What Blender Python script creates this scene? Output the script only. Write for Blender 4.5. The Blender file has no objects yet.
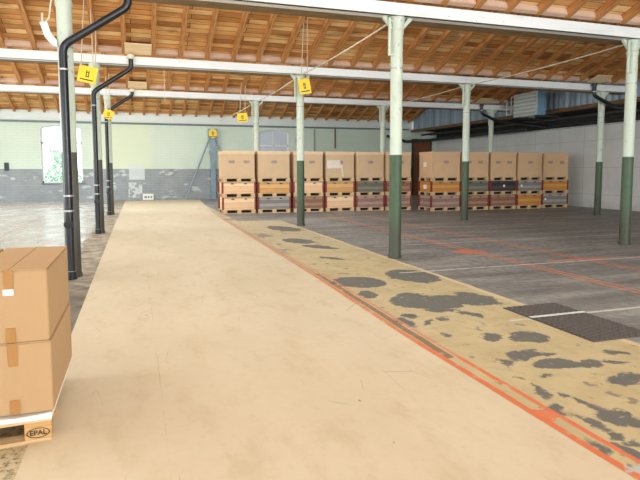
import bpy, bmesh, math, random
from mathutils import Vector, Matrix
random.seed(7)
PI = math.pi
C = bpy.context.scene.collection
D = bpy.data

# ---------------------------------------------------------------- helpers
def link(name, me, m=None, parent=None):
    o = D.objects.new(name, me); C.objects.link(o)
    if m is not None and me is not None:
        for k in (m if isinstance(m, (list, tuple)) else [m]): me.materials.append(k)
    if parent is not None: o.parent = parent
    return o
def obj(name, bm, m, parent=None, smooth=False):
    me = D.meshes.new(name)
    bmesh.ops.recalc_face_normals(bm, faces=bm.faces[:])
    bm.to_mesh(me); bm.free()
    if smooth:
        for p in me.polygons: p.use_smooth = True
        me.set_sharp_from_angle(angle=math.radians(40))
    return link(name, me, m, parent)
def thing(name, label, cat, loc=(0, 0, 0), group=None):
    o = D.objects.new(name, None); C.objects.link(o)
    o.empty_display_size = .1
    o.location = loc; o['label'] = label; o['category'] = cat
    if group: o['group'] = group
    return o
def tag(o, label, cat, group=None):
    o['label'] = label; o['category'] = cat
    if group: o['group'] = group
    return o
def struct(o): o['kind'] = 'structure'; return o
def B(): return bmesh.new()
def box(bm, x0, x1, y0, y1, z0, z1, bev=0, mi=0):
    v = [bm.verts.new((x, y, z)) for x in (x0, x1) for y in (y0, y1) for z in (z0, z1)]
    fs = [bm.faces.new([v[i] for i in q]) for q in ((0, 1, 3, 2), (4, 6, 7, 5), (0, 4, 5, 1), (2, 3, 7, 6), (0, 2, 6, 4), (1, 5, 7, 3))]
    for f in fs: f.material_index = mi
    if bev:
        es = list({e for f in fs for e in f.edges})
        bmesh.ops.bevel(bm, geom=es, offset=bev, segments=2, affect='EDGES', clamp_overlap=True)
    return bm
def tube(bm, pts, r, seg=12, cap=True, bend=0.0):
    pts = [Vector(p) for p in pts]
    if bend and len(pts) > 2:
        q = [pts[0]]
        for i in range(1, len(pts) - 1):
            a, b, c = pts[i - 1], pts[i], pts[i + 1]
            p0 = b + (a - b).normalized() * bend; p1 = b + (c - b).normalized() * bend
            for k in range(6):
                t = k / 5; q.append(p0 * (1 - t) ** 2 + b * 2 * t * (1 - t) + p1 * t * t)
        q.append(pts[-1]); pts = q
    rings = []; n = None
    for i, p in enumerate(pts):
        d = ((pts[i + 1] - p) if i + 1 < len(pts) else (p - pts[i - 1]))
        if 0 < i < len(pts) - 1: d = (pts[i + 1] - p).normalized() + (p - pts[i - 1]).normalized()
        d.normalize()
        if n is None: n = d.orthogonal().normalized()
        n = (n - d * n.dot(d)).normalized(); b = d.cross(n)
        rr = r[i] if isinstance(r, (list, tuple)) else r
        rings.append([bm.verts.new(p + (n * math.cos(2 * PI * k / seg) + b * math.sin(2 * PI * k / seg)) * rr) for k in range(seg)])
    for a, b in zip(rings, rings[1:]):
        for k in range(seg): bm.faces.new((a[k], a[(k + 1) % seg], b[(k + 1) % seg], b[k]))
    if cap:
        bm.faces.new(rings[0][::-1]); bm.faces.new(rings[-1])
    return bm
def lathe(bm, prof, cx, cy, seg=24):
    rings = [[bm.verts.new((cx + r * math.cos(2 * PI * k / seg), cy + r * math.sin(2 * PI * k / seg), z)) for k in range(seg)] for r, z in prof]
    for a, b in zip(rings, rings[1:]):
        for k in range(seg): bm.faces.new((a[k], a[(k + 1) % seg], b[(k + 1) % seg], b[k]))
    bm.faces.new(rings[0][::-1]); bm.faces.new(rings[-1])
    return bm
def prism(bm, poly, ax, a0, a1):
    """polygon extruded along axis ax ('x','y','z') from a0 to a1"""
    def P(u, v, w): return {'x': (w, u, v), 'y': (u, w, v), 'z': (u, v, w)}[ax]
    A = [bm.verts.new(P(u, v, a0)) for u, v in poly]; E = [bm.verts.new(P(u, v, a1)) for u, v in poly]
    n = len(poly)
    bm.faces.new(A[::-1]); bm.faces.new(E)
    for i in range(n): bm.faces.new((A[i], A[(i + 1) % n], E[(i + 1) % n], E[i]))
    return bm

# ---------------------------------------------------------------- material graph helper
class G:
    def __init__(s, name, rough=.6, spec=.5, metal=0.0):
        s.m = D.materials.new(name); s.m.use_nodes = True; s.t = s.m.node_tree
        s.b = s.t.nodes['Principled BSDF']; s.b.inputs['Roughness'].default_value = rough
        s.b.inputs['Metallic'].default_value = metal
        s.b.inputs['Specular IOR Level'].default_value = spec
        tc = s.n('ShaderNodeTexCoord'); s.P = tc.outputs['Object']
        g = s.n('ShaderNodeNewGeometry'); s.W = g.outputs['Position']
    def n(s, k): return s.t.nodes.new(k)
    def put(s, sock, v):
        if isinstance(v, bpy.types.NodeSocket): s.t.links.new(v, sock)
        elif isinstance(v, (tuple, list)) and sock.type == 'RGBA' and len(v) == 3: sock.default_value = (*v, 1)
        else: sock.default_value = v
    def math(s, op, a, b=0.0, c=None, clamp=False):
        n = s.n('ShaderNodeMath'); n.operation = op; n.use_clamp = clamp
        s.put(n.inputs[0], a); s.put(n.inputs[1], b)
        if c is not None: s.put(n.inputs[2], c)
        return n.outputs[0]
    def vmath(s, op, a, b=None, scale=None):
        n = s.n('ShaderNodeVectorMath'); n.operation = op; s.put(n.inputs[0], a)
        if b is not None: s.put(n.inputs[1], b)
        if scale is not None: s.put(n.inputs['Scale'], scale)
        return n.outputs['Value'] if op in ('LENGTH', 'DISTANCE', 'DOT_PRODUCT') else n.outputs[0]
    def noise(s, scale, vec=None, detail=4, rough=.55, color=False, dist=0):
        n = s.n('ShaderNodeTexNoise'); s.put(n.inputs['Vector'], vec or s.P)
        n.inputs['Scale'].default_value = scale; n.inputs['Detail'].default_value = detail
        n.inputs['Roughness'].default_value = rough; n.inputs['Distortion'].default_value = dist
        return n.outputs['Color' if color else 'Fac']
    def stretch(s, sc, vec=None, loc=(0, 0, 0)):
        n = s.n('ShaderNodeMapping'); s.put(n.inputs['Vector'], vec or s.P)
        n.inputs['Scale'].default_value = sc; n.inputs['Location'].default_value = loc
        return n.outputs[0]
    def ramp(s, f, stops, interp='LINEAR'):
        n = s.n('ShaderNodeValToRGB'); s.put(n.inputs[0], f); n.color_ramp.interpolation = interp
        e = n.color_ramp.elements
        while len(e) < len(stops): e.new(.5)
        for k, (p, c) in enumerate(stops):
            e[k].position = p; e[k].color = (*c, 1) if not isinstance(c, (int, float)) else (c, c, c, 1)
        return n.outputs[0]
    def mix(s, f, a, b, mode='MIX'):
        n = s.n('ShaderNodeMix'); n.data_type = 'RGBA'; n.blend_type = mode
        s.put(n.inputs[0], f); s.put(n.inputs[6], a); s.put(n.inputs[7], b)
        return n.outputs[2]
    def step(s, v, lo, hi):
        n = s.n('ShaderNodeMapRange'); n.interpolation_type = 'SMOOTHSTEP'; s.put(n.inputs[0], v)
        n.inputs[1].default_value = lo; n.inputs[2].default_value = hi
        return n.outputs[0]
    def sep(s, v):
        n = s.n('ShaderNodeSeparateXYZ'); s.put(n.inputs[0], v); return n.outputs
    def bump(s, h, dist=.01, strength=.6):
        n = s.n('ShaderNodeBump'); s.put(n.inputs['Height'], h); n.inputs['Distance'].default_value = dist
        n.inputs['Strength'].default_value = strength
        s.t.links.new(n.outputs[0], s.b.inputs['Normal'])
    def color(s, c): s.put(s.b.inputs['Base Color'], c)
    def rough(s, c): s.put(s.b.inputs['Roughness'], c)

def srgb(r, g, b):
    f = lambda c: ((c / 255 + .055) / 1.055) ** 2.4 if c > 10.3 else c / 255 / 12.92
    return (f(r), f(g), f(b))
def plain(name, col, rough=.6, var=.12, scale=6, metal=0.0, spec=.5, bumpd=0.0):
    g = G(name, rough, spec, metal)
    n = g.noise(scale)
    dark = tuple(c * (1 - var) for c in col); lite = tuple(min(1, c * (1 + var)) for c in col)
    g.color(g.ramp(n, [(.3, dark), (.7, lite)]))
    if bumpd: g.bump(g.noise(scale * 4), bumpd)
    return g.m

# ---- boards of the roof
def roof_material():
    g = G('roof_boards', .75, .2)
    br = g.n('ShaderNodeTexBrick'); g.put(br.inputs['Vector'], g.P)
    br.inputs['Scale'].default_value = 1; br.inputs['Brick Width'].default_value = 1.37; br.inputs['Row Height'].default_value = .19
    br.inputs['Mortar Size'].default_value = .007; br.inputs['Color1'].default_value = (0, 0, 0, 1); br.inputs['Color2'].default_value = (1, 1, 1, 1)
    br.inputs['Mortar'].default_value = (0, 0, 0, 1); br.offset = .37
    base = g.ramp(br.outputs['Color'], [(0, srgb(166, 108, 58)), (.35, srgb(218, 158, 96)), (.7, srgb(238, 188, 124)), (1, srgb(248, 212, 156))])
    grain = g.noise(2.6, g.stretch((.7, 6, 1)), 5)
    c = g.mix(g.math('MULTIPLY', g.step(grain, .45, .75), .5), base, srgb(150, 92, 48))
    blot = g.noise(1.1, g.stretch((.7, 1.4, 1)), 4)
    c = g.mix(g.math('MULTIPLY', g.step(blot, .5, .7), .5), c, srgb(112, 68, 38))
    c = g.mix(g.math('MULTIPLY', g.step(g.noise(2.6, g.stretch((.5, 2.5, 1), loc=(7, 3, 0))), .55, .68), .55), c, srgb(236, 190, 130))
    c = g.mix(br.outputs['Fac'], c, srgb(60, 36, 20))
    g.color(c); g.bump(br.outputs['Fac'], .01, -.5)
    return g.m
def wood(name, a, b, axis='x', rough=.7, sc=1.0):
    g = G(name, rough, .25)
    st = {'x': (1.2, 16, 16), 'y': (16, 1.2, 16), 'z': (16, 16, 1.2)}[axis]
    n = g.noise(1.6 * sc, g.stretch(st), 5)
    k = g.noise(1.7, g.stretch((1, 1, 1), loc=(3, 1, 2)), 3)
    c = g.mix(g.step(n, .32, .7), a, b)
    c = g.mix(g.math('MULTIPLY', g.step(k, .5, .75), .35), c, tuple(x * .6 for x in a))
    g.color(c)
    return g.m
def plank_crate(name, a, b, rows=.115, dark=(.03, .02, .015)):
    """horizontal boards with random tone and thin gaps"""
    g = G(name, .75, .2)
    X, Y, Z = g.sep(g.P)[:3]
    u = g.math('ADD', X, Y)
    cb = g.n('ShaderNodeCombineXYZ'); g.put(cb.inputs[0], u); g.put(cb.inputs[1], Z)
    br = g.n('ShaderNodeTexBrick'); g.put(br.inputs['Vector'], cb.outputs[0]); br.inputs['Scale'].default_value = 1
    br.inputs['Brick Width'].default_value = 3.1; br.inputs['Row Height'].default_value = rows; br.inputs['Mortar Size'].default_value = .004
    br.inputs['Color1'].default_value = (0, 0, 0, 1); br.inputs['Color2'].default_value = (1, 1, 1, 1); br.inputs['Mortar'].default_value = (.5, .5, .5, 1)
    n = g.noise(2.2, g.stretch((1.5, 1.5, 20)), 5)
    f = g.math('ADD', g.math('MULTIPLY', br.outputs['Color'], .5), g.math('MULTIPLY', n, .5))
    c = g.mix(g.step(f, .15, .75), a, b)
    c = g.mix(g.math('MULTIPLY', br.outputs['Fac'], .6), c, dark)
    c = g.mix(g.math('MULTIPLY', g.step(g.noise(5), .55, .75), .3), c, tuple(x * .55 for x in a))
    g.color(c)
    return g.m
def cardboard(name, col, var=.1):
    g = G(name, .8, .2)
    n = g.noise(2.5, None, 3); n2 = g.noise(30, g.stretch((1, 1, .05)), 2)
    d = tuple(c * (1 - var) for c in col); l = tuple(min(1, c * (1 + var)) for c in col)
    c = g.mix(n, d, l); c = g.mix(g.math('MULTIPLY', n2, .14), c, tuple(x * .7 for x in col))
    g.color(c); return g.m

STAINS = [(3.879,-1.787,.408,.368,1.891),(4.833,-1.598,.545,.373,1.578),(3.693,-2.533,.208,.126,1.325),(4.205,-3.165,.454,.336,2.717),(4.91,-3.127,.38,.175,1.708),(4.187,-2.762,.181,.113,2.913),(3.543,-3.872,.21,.081,1.557),(3.716,-3.656,.111,.093,1.578),(3.974,-3.895,.092,.062,.839),(3.773,-3.951,.098,.031,1.033),(3.699,-4.41,.068,.046,.821),(4.378,-3.815,.127,.082,2.028),(4.175,-3.56,.184,.072,2.852),(4.066,-4.535,.07,.045,.73),(4.413,-4.711,.188,.17,.858),(4.079,-4.624,.132,.091,.909),(4.005,-5.127,.194,.092,-2.8),(4.23,-5.148,.108,.051,2.94),(3.756,-5.252,.103,.046,1.319),(4.148,-5.41,.184,.139,3.117),(4.4,-5.47,.127,.076,-3.127),(3.889,-5.602,.062,.04,.479),(4.404,-5.842,.178,.104,-3.023),(3.624,-5.858,.133,.042,-1.932),(3.716,-5.981,.048,.034,.994),(3.518,-6.151,.08,.044,1.378),(3.808,-6.327,.16,.132,1.921),(3.773,-6.139,.1,.045,1.619),(3.594,-6.345,.137,.049,1.751),(3.613,-6.518,.064,.047,1.167),(3.495,-6.69,.107,.053,1.433),(3.378,-6.591,.066,.03,1.402),(3.637,-6.63,.071,.029,.597),(4.644,-5.502,.106,.053,2.608),(4.843,-5.356,.094,.049,3.057),(5.994,4.243,.774,.34,1.915),(4.497,1.81,.463,.183,2.125),(5.444,1.642,.35,.259,1.802),(4.212,.383,.258,.117,2.158),(4.62,-3.2,.4,.2,2.4),(4.35,2.9,.3,.5,.3),(4.7,5.6,.35,.8,.2)]

def floor_material():
    g = G('floor_concrete', .5, .45)
    P = g.W
    x, y, z = g.sep(P)[:3]
    fine = g.noise(9, P, 6, .6); big = g.noise(.55, P, 4); mid = g.noise(2.3, P, 5)
    wob = g.math('MULTIPLY', g.math('SUBTRACT', g.noise(1.3, P, 4), .5), .1)
    xx = g.math('ADD', x, wob)
    # --- dark shop floor on the right
    streak = g.noise(1.1, g.stretch((.35, 2.2, 1), P), 5, .6)
    dark = g.ramp(streak, [(.28, srgb(106, 104, 102)), (.5, srgb(134, 132, 130)), (.72, srgb(164, 162, 158))])
    dark = g.mix(g.math('MULTIPLY', g.step(fine, .4, .75), .4), dark, srgb(92, 86, 80))
    dark = g.mix(g.math('MULTIPLY', g.step(big, .52, .7), .45), dark, srgb(168, 162, 152))
    # --- worn yellow paint
    yel = g.ramp(mid, [(.3, srgb(186, 168, 128)), (.6, srgb(202, 184, 144)), (.8, srgb(184, 174, 148))])
    yel = g.mix(g.math('MULTIPLY', g.step(fine, .5, .78), .45), yel, srgb(170, 146, 108))
    far = g.math('MULTIPLY', g.step(y, -1.0, 5.0), .45)
    yel = g.mix(far, yel, srgb(184, 170, 146))
    spots = g.step(g.noise(5.5, g.stretch((1, .7, 1), P), 5, .6), .61, .66)
    yel = g.mix(g.math('MULTIPLY', spots, .75), yel, srgb(128, 118, 104))
    patches = g.math('MULTIPLY', g.step(g.noise(1.5, g.stretch((1, .55, 1), P, (4, 2, 0)), 5, .6), .57, .66), g.step(y, -1.2, 2.5))
    yel = g.mix(g.math('MULTIPLY', patches, .8), yel, srgb(134, 126, 114))
    # stains : bare patches where the paint has come off
    jig = g.vmath('SCALE', g.vmath('SUBTRACT', g.noise(4.5, P, 5, .65, color=True), (.5, .5, .5)), scale=.34)
    jig = g.vmath('MULTIPLY', jig, (1, 1.15, 0))
    Q = g.vmath('ADD', P, jig)
    Q = g.vmath('MULTIPLY', Q, (1, 1, 0))
    dmin = None
    for cx, cy, a, b, th in STAINS:
        mp = g.n('ShaderNodeMapping'); mp.vector_type = 'TEXTURE'; g.put(mp.inputs['Vector'], Q)
        mp.inputs['Location'].default_value = (cx, cy, 0); mp.inputs['Rotation'].default_value = (0, 0, th); mp.inputs['Scale'].default_value = (a, b, 1)
        l = g.vmath('LENGTH', mp.outputs[0])
        l = g.math('MULTIPLY', g.math('SUBTRACT', l, 1), min(a, b))
        dmin = l if dmin is None else g.math('MINIMUM', dmin, l)
    st = g.math('SUBTRACT', 1, g.step(dmin, -.012, .016))
    st = g.math('MULTIPLY', st, g.step(g.noise(16, P, 4), .25, .4))
    yel = g.mix(g.math('MULTIPLY', st, .95), yel, g.mix(fine, srgb(80, 82, 82), srgb(120, 120, 116)))
    # --- left floor : pale, polished
    left = g.ramp(g.noise(.9, g.stretch((1, .6, 1), P), 5), [(.3, srgb(168, 163, 156)), (.55, srgb(192, 188, 182)), (.75, srgb(210, 207, 202))])
    left = g.mix(g.math('MULTIPLY', g.step(fine, .5, .75), .3), left, srgb(170, 160, 146))
    jx = g.math('ABSOLUTE', g.math('SUBTRACT', g.math('FRACT', g.math('DIVIDE', y, 3.1)), .5))
    left = g.mix(g.math('MULTIPLY', g.math('LESS_THAN', jx, .006), .5), left, srgb(120, 112, 104))
    rl = g.math('LESS_THAN', g.math('ABSOLUTE', g.math('ADD', xx, 2.25)), .03)
    left = g.mix(g.math('MULTIPLY', rl, .5), left, srgb(190, 120, 96))
    # strip between pipes and track
    stripc = g.ramp(g.noise(3.2, P, 6, .65), [(.3, srgb(84, 76, 68)), (.45, srgb(140, 130, 116)), (.6, srgb(186, 172, 150)), (.75, srgb(206, 190, 160))])
    near = g.math('SUBTRACT', 1, g.step(y, -1.6, -.2))
    stripc = g.mix(g.math('MULTIPLY', near, .7), stripc, srgb(98, 92, 84))
    front = g.math('SUBTRACT', 1, g.step(y, -5.2, -4.6))
    stripc = g.mix(front, stripc, g.ramp(g.noise(26, P, 4, .7), [(.36, srgb(120, 106, 86)), (.5, srgb(196, 180, 148)), (.7, srgb(208, 194, 164))]))
    sm = g.step(g.math('ADD', x, g.math('MULTIPLY', g.math('SUBTRACT', g.noise(1.6, P, 4), .5), .7)), -.32, -.26)
    left = g.mix(sm, left, stripc)
    # near the pallet at the very front : speckled tan
    # --- combine
    c = g.mix(g.step(x, 3.0, 3.02), left, yel)
    edge = g.step(g.math('ADD', x, g.math('MULTIPLY', wob, .6)), 5.24, 5.27)
    yend = g.step(g.math('ADD', y, g.math('MULTIPLY', mid, 1.2)), 8.6, 8.9)
    dk = g.math('MAXIMUM', edge, g.math('MULTIPLY', yend, g.math('GREATER_THAN', x, 3.9)))
    c = g.mix(dk, c, dark)
    # pale line on the border of yellow zone
    bl = g.math('MULTIPLY', g.step(xx, 5.16, 5.17), g.math('SUBTRACT', 1, g.step(xx, 5.25, 5.26)))
    bl = g.math('MULTIPLY', bl, g.math('LESS_THAN', y, 6.5))
    c = g.mix(g.math('MULTIPLY', bl, .6), c, srgb(222, 200, 160))
    # --- painted lines
    wear = g.step(g.noise(7, P, 5, .6), .30, .46)
    def vline(cx, w, y0, y1, col, k=.9, slope=0.0):
        nonlocal c
        u = g.math('SUBTRACT', x, g.math('MULTIPLY', y, slope)); u = g.math('ADD', u, g.math('MULTIPLY', wob, .35))
        m = g.math('LESS_THAN', g.math('ABSOLUTE', g.math('SUBTRACT', u, cx)), w / 2)
        m = g.math('MULTIPLY', m, g.math('MULTIPLY', g.math('GREATER_THAN', y, y0), g.math('LESS_THAN', y, y1)))
        c = g.mix(g.math('MULTIPLY', g.math('MULTIPLY', m, wear), k), c, col)
    def hline(cy, w, x0, x1, col, k=.9, slope=0.0):
        nonlocal c
        u = g.math('SUBTRACT', y, g.math('MULTIPLY', x, slope)); u = g.math('ADD', u, g.math('MULTIPLY', wob, .3))
        m = g.math('LESS_THAN', g.math('ABSOLUTE', g.math('SUBTRACT', u, cy)), w / 2)
        m = g.math('MULTIPLY', m, g.math('MULTIPLY', g.math('GREATER_THAN', x, x0), g.math('LESS_THAN', x, x1)))
        c = g.mix(g.math('MULTIPLY', g.math('MULTIPLY', m, wear), k), c, col)
    OR = srgb(220, 120, 80); PK = srgb(208, 134, 106); WH = srgb(208, 204, 196)
    vline(3.335, .055, -9, -4.5, OR, 1); vline(3.47, .045, -9, -5.0, OR, 1)
    vline(3.47, .055, -4.5, -1, OR, .85, .03); vline(3.448, .05, -1, 10.6, PK, .8, .013)
    vline(3.62, .04, -5.0, -1, PK, .85, .03); vline(3.57, .035, -1, 10.6, PK, .7, .011)
    vline(3.545, .07, -5.0, -1, srgb(112, 84, 68), .75, .03); vline(3.51, .05, -1, 9, srgb(150, 112, 90), .5, .012)
    vline(7.10, .055, -9, 9.5, OR, .9, .01); vline(7.23, .045, -9, 9.5, PK, .95, .01)
    vline(8.45, .06, -9, 9, OR, .85, .0); vline(8.58, .045, -9, 9, PK, .75, .0)
    vline(12.7, .05, -9, 9, PK, .6); vline(12.85, .04, -9, 9, PK, .5)
    vline(15.1, .05, -9, 9, PK, .35)
    hline(-1.35, .07, 4.75, 19, WH, .75); hline(1.5, .07, 5.6, 19, WH, .65); hline(4.6, .06, 5.6, 19, WH, .35)
    hline(-1.05, .12, 7.75, 8.95, OR, .8, -.02); hline(-1.9 + .7, .06, 7.6, 9.5, PK, .7)
    hline(-4.19, .055, 4.62, 19, WH, .95)
    sp = g.math('LESS_THAN', g.vmath('LENGTH', g.vmath('MULTIPLY', g.vmath('SUBTRACT', Q, (7.05, .2, 0)), (1.6, 1.9, 0))), .5)
    c = g.mix(g.math('MULTIPLY', g.math('MULTIPLY', sp, wear), .7), c, OR)
    w2 = g.math('LESS_THAN', g.vmath('LENGTH', g.vmath('MULTIPLY', g.vmath('SUBTRACT', Q, (3.46, -6.9, 0)), (5, 9, 0))), .9)
    c = g.mix(g.math('MULTIPLY', g.math('MULTIPLY', w2, g.step(g.noise(14, P, 4), .42, .55)), .8), c, srgb(186, 192, 194))
    w3 = g.math('LESS_THAN', g.vmath('LENGTH', g.vmath('MULTIPLY', g.vmath('SUBTRACT', Q, (3.40, -6.17, 0)), (9, 12, 0))), .8)
    c = g.mix(g.math('MULTIPLY', w3, .9), c, OR)
    g.color(c)
    # gloss
    isleft = g.math('SUBTRACT', 1, g.step(x, -.3, -.2))
    rr = g.ramp(g.noise(1.2, P, 5, .6), [(.35, .16), (.65, .36)])
    rough = g.mix(isleft, g.ramp(fine, [(.3, .42), (.7, .62)]), rr)
    g.rough(rough)
    g.bump(g.noise(22, P, 3), .002, .25)
    return g.m
def track_material():
    g = G('track_coating', .55, .4)
    P = g.W
    n = g.noise(.8, g.stretch((1, .5, 1), P), 5); f = g.noise(12, P, 6, .65)
    c = g.ramp(n, [(.3, srgb(205, 189, 161)), (.55, srgb(213, 197, 170)), (.75, srgb(219, 205, 179))])
    c = g.mix(g.math('MULTIPLY', g.step(f, .5, .8), .22), c, srgb(186, 160, 126))
    bl = g.noise(2.2, g.stretch((1.6, .7, 1), P, (3, 9, 0)), 6, .65)
    c = g.mix(g.math('MULTIPLY', g.step(bl, .48, .72), .4), c, srgb(186, 162, 126))
    c = g.mix(g.math('MULTIPLY', g.step(g.noise(18, g.stretch((2.2, .8, 1), P), 5, .7), .66, .74), .35), c, srgb(160, 136, 104))
    # small dark scuffs
    v = g.n('ShaderNodeTexVoronoi'); g.put(v.inputs['Vector'], g.vmath('ADD', P, g.vmath('SCALE', g.noise(3, P, 3, color=True), scale=.35))); v.inputs['Scale'].default_value = 1.15
    v2 = g.n('ShaderNodeTexVoronoi'); g.put(v2.inputs['Vector'], g.stretch((1.6, .9, 1), P)); v2.inputs['Scale'].default_value = 1.9
    sc = g.math('MULTIPLY', g.math('LESS_THAN', v2.outputs['Distance'], .035), g.step(f, .42, .5))
    c = g.mix(g.math('MULTIPLY', sc, .7), c, srgb(110, 94, 76))
    v3 = g.n('ShaderNodeTexVoronoi'); g.put(v3.inputs['Vector'], g.stretch((2.3, .55, 1), P, (5, 3, 0))); v3.inputs['Scale'].default_value = 1.1; v3.feature = 'DISTANCE_TO_EDGE'
    cr = g.math('MULTIPLY', g.math('LESS_THAN', v3.outputs['Distance'], .006), g.step(g.noise(1.2, P, 3), .58, .64))
    c = g.mix(g.math('MULTIPLY', cr, .35), c, srgb(150, 128, 100))
    # faint board joints
    x, y, z = g.sep(P)[:3]
    j = g.math('LESS_THAN', g.math('ABSOLUTE', g.math('SUBTRACT', x, 1.02)), .004)
    c = g.mix(g.math('MULTIPLY', g.math('MULTIPLY', j, g.step(g.noise(1, P), .45, .6)), .35), c, srgb(150, 128, 100))
    # dirtier towards both edges where trolleys leave dust
    g.color(c); g.bump(f, .002, .2)
    g.rough(g.ramp(f, [(.3, .48), (.7, .62)]))
    return g.m
def back_wall_material():
    g = G('painted_brick_wall', .7, .3)
    P = g.W; x, y, z = g.sep(P)[:3]
    cb = g.n('ShaderNodeCombineXYZ'); g.put(cb.inputs[0], x); g.put(cb.inputs[1], z)
    br = g.n('ShaderNodeTexBrick'); g.put(br.inputs['Vector'], cb.outputs[0]); br.inputs['Scale'].default_value = 1
    br.inputs['Brick Width'].default_value = .5; br.inputs['Row Height'].default_value = .14; br.inputs['Mortar Size'].default_value = .012
    up = g.ramp(g.noise(.5, P, 4), [(.3, srgb(206, 220, 204)), (.7, srgb(218, 227, 214))])
    up = g.mix(g.math('MULTIPLY', br.outputs['Fac'], .18), up, srgb(170, 186, 174))
    yl = g.math('SUBTRACT', 1, g.step(x, 1.4, 2.0)); yl = g.math('MULTIPLY', yl, g.step(x, -1.5, -1.0))
    up = g.mix(g.math('MULTIPLY', yl, .6), up, srgb(222, 228, 196))
    lo = g.ramp(g.noise(1.3, P, 5), [(.3, srgb(138, 143, 148)), (.7, srgb(160, 165, 168))])
    lo = g.mix(g.math('MULTIPLY', br.outputs['Fac'], .3), lo, srgb(186, 190, 190))
    peel = g.step(g.noise(2.0, g.stretch((.6, 1, 1.6), P), 6, .65), .58, .64)
    lo = g.mix(g.math('MULTIPLY', peel, .8), lo, srgb(205, 210, 210))
    def rect(x0, x1, z0, z1):
        a = g.math('MULTIPLY', g.math('GREATER_THAN', x, x0), g.math('LESS_THAN', x, x1))
        b = g.math('MULTIPLY', g.math('GREATER_THAN', z, z0), g.math('LESS_THAN', z, z1)); return g.math('MULTIPLY', a, b)
    pt = g.math('MAXIMUM', rect(.55, 1.35, 1.1, 1.9), g.math('MULTIPLY', rect(.5, 1.2, .15, .95), g.step(g.noise(4, P), .45, .5)))
    m = g.step(g.math('ADD', z, g.math('MULTIPLY', g.noise(5, P), .04)), 1.69, 1.71)
    c = g.mix(m, lo, up)
    c = g.mix(g.math('MULTIPLY', pt, .8), c, srgb(214, 220, 222))
    t = g.step(g.math('ADD', z, g.math('MULTIPLY', g.noise(3, P), .1)), 4.2, 4.24)
    c = g.mix(t, c, srgb(224, 230, 228))
    g.color(c); g.bump(g.math('ADD', g.math('MULTIPLY', br.outputs['Fac'], -1), g.noise(6, P)), .01, .4)
    return g.m
def right_wall_material():
    g = G('white_panel_wall', .7, .3)
    P = g.W; x, y, z = g.sep(P)[:3]
    c = g.ramp(g.noise(.6, g.stretch((1, 1, 1.6), P), 5), [(.3, srgb(212, 209, 207)), (.7, srgb(228, 226, 224))])
    c = g.mix(g.math('MULTIPLY', g.step(g.noise(1.2, g.stretch((1, 1, .3), P), 4), .55, .75), .3), c, srgb(176, 170, 162))
    j = g.math('LESS_THAN', g.math('ABSOLUTE', g.math('SUBTRACT', g.math('FRACT', g.math('DIVIDE', z, 1.13)), .5)), .008)
    k = g.math('LESS_THAN', g.math('ABSOLUTE', g.math('SUBTRACT', g.math('FRACT', g.math('DIVIDE', y, 3.05)), .27)), .004)
    c = g.mix(g.math('MULTIPLY', g.math('MAXIMUM', j, k), .5), c, srgb(140, 138, 136))
    f = g.math('SUBTRACT', 1, g.step(z, .05, .5))
    c = g.mix(g.math('MULTIPLY', g.math('MULTIPLY', f, g.noise(4, P)), .5), c, srgb(150, 140, 128))
    g.color(c); return g.m
def column_material(name, base):
    g = G(name, .45, .5)
    P = g.W; n = g.noise(5, P, 5, .65)
    c = g.mix(g.math('MULTIPLY', g.step(n, .52, .75), .5), base, tuple(v * .6 for v in base))
    chip = g.step(g.noise(14, g.stretch((1, 1, .6), P), 4), .66, .70)
    c = g.mix(g.math('MULTIPLY', chip, .7), c, srgb(150, 120, 90))
    g.color(c); return g.m
def base_paint(name, base):
    g = G(name, .5, .4)
    P = g.W; x, y, z = g.sep(P)[:3]
    n = g.noise(7, P, 5, .65)
    c = g.mix(g.math('MULTIPLY', g.step(n, .45, .7), .5), base, tuple(v * .55 for v in base))
    c = g.mix(g.math('MULTIPLY', g.math('SUBTRACT', 1, g.step(g.math('ADD', z, g.math('MULTIPLY', n, .6)), .6, 1.3)), .75), c, srgb(62, 58, 50))
    g.color(c); return g.m
def beam_material():
    g = G('white_beam_paint', .5, .4)
    n = g.noise(2.5, g.stretch((.5, 3, 3), g.W), 5)
    c = g.mix(g.math('MULTIPLY', g.step(n, .5, .75), .4), srgb(232, 234, 235), srgb(190, 190, 186))
    sp = g.step(g.noise(11, g.W, 4), .68, .72)
    c = g.mix(g.math('MULTIPLY', sp, .6), c, srgb(140, 128, 112))
    g.color(c); return g.m
def brick_infill_material():
    g = G('pink_brick_infill', .8, .2)
    g.color(g.ramp(g.noise(3, g.W, 4), [(.3, srgb(208, 172, 150)), (.7, srgb(228, 200, 180))])); return g.m
def glass_material():
    m = D.materials.new('window_glass'); m.use_nodes = True; t = m.node_tree; t.nodes.clear()
    o = t.nodes.new('ShaderNodeOutputMaterial'); a = t.nodes.new('ShaderNodeBsdfTransparent'); b = t.nodes.new('ShaderNodeBsdfGlossy')
    b.inputs['Roughness'].default_value = .05; mx = t.nodes.new('ShaderNodeMixShader'); mx.inputs[0].default_value = .08
    a.inputs[0].default_value = (.93, .96, .96, 1)
    t.links.new(a.outputs[0], mx.inputs[1]); t.links.new(b.outputs[0], mx.inputs[2]); t.links.new(mx.outputs[0], o.inputs[0])
    return m

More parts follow.
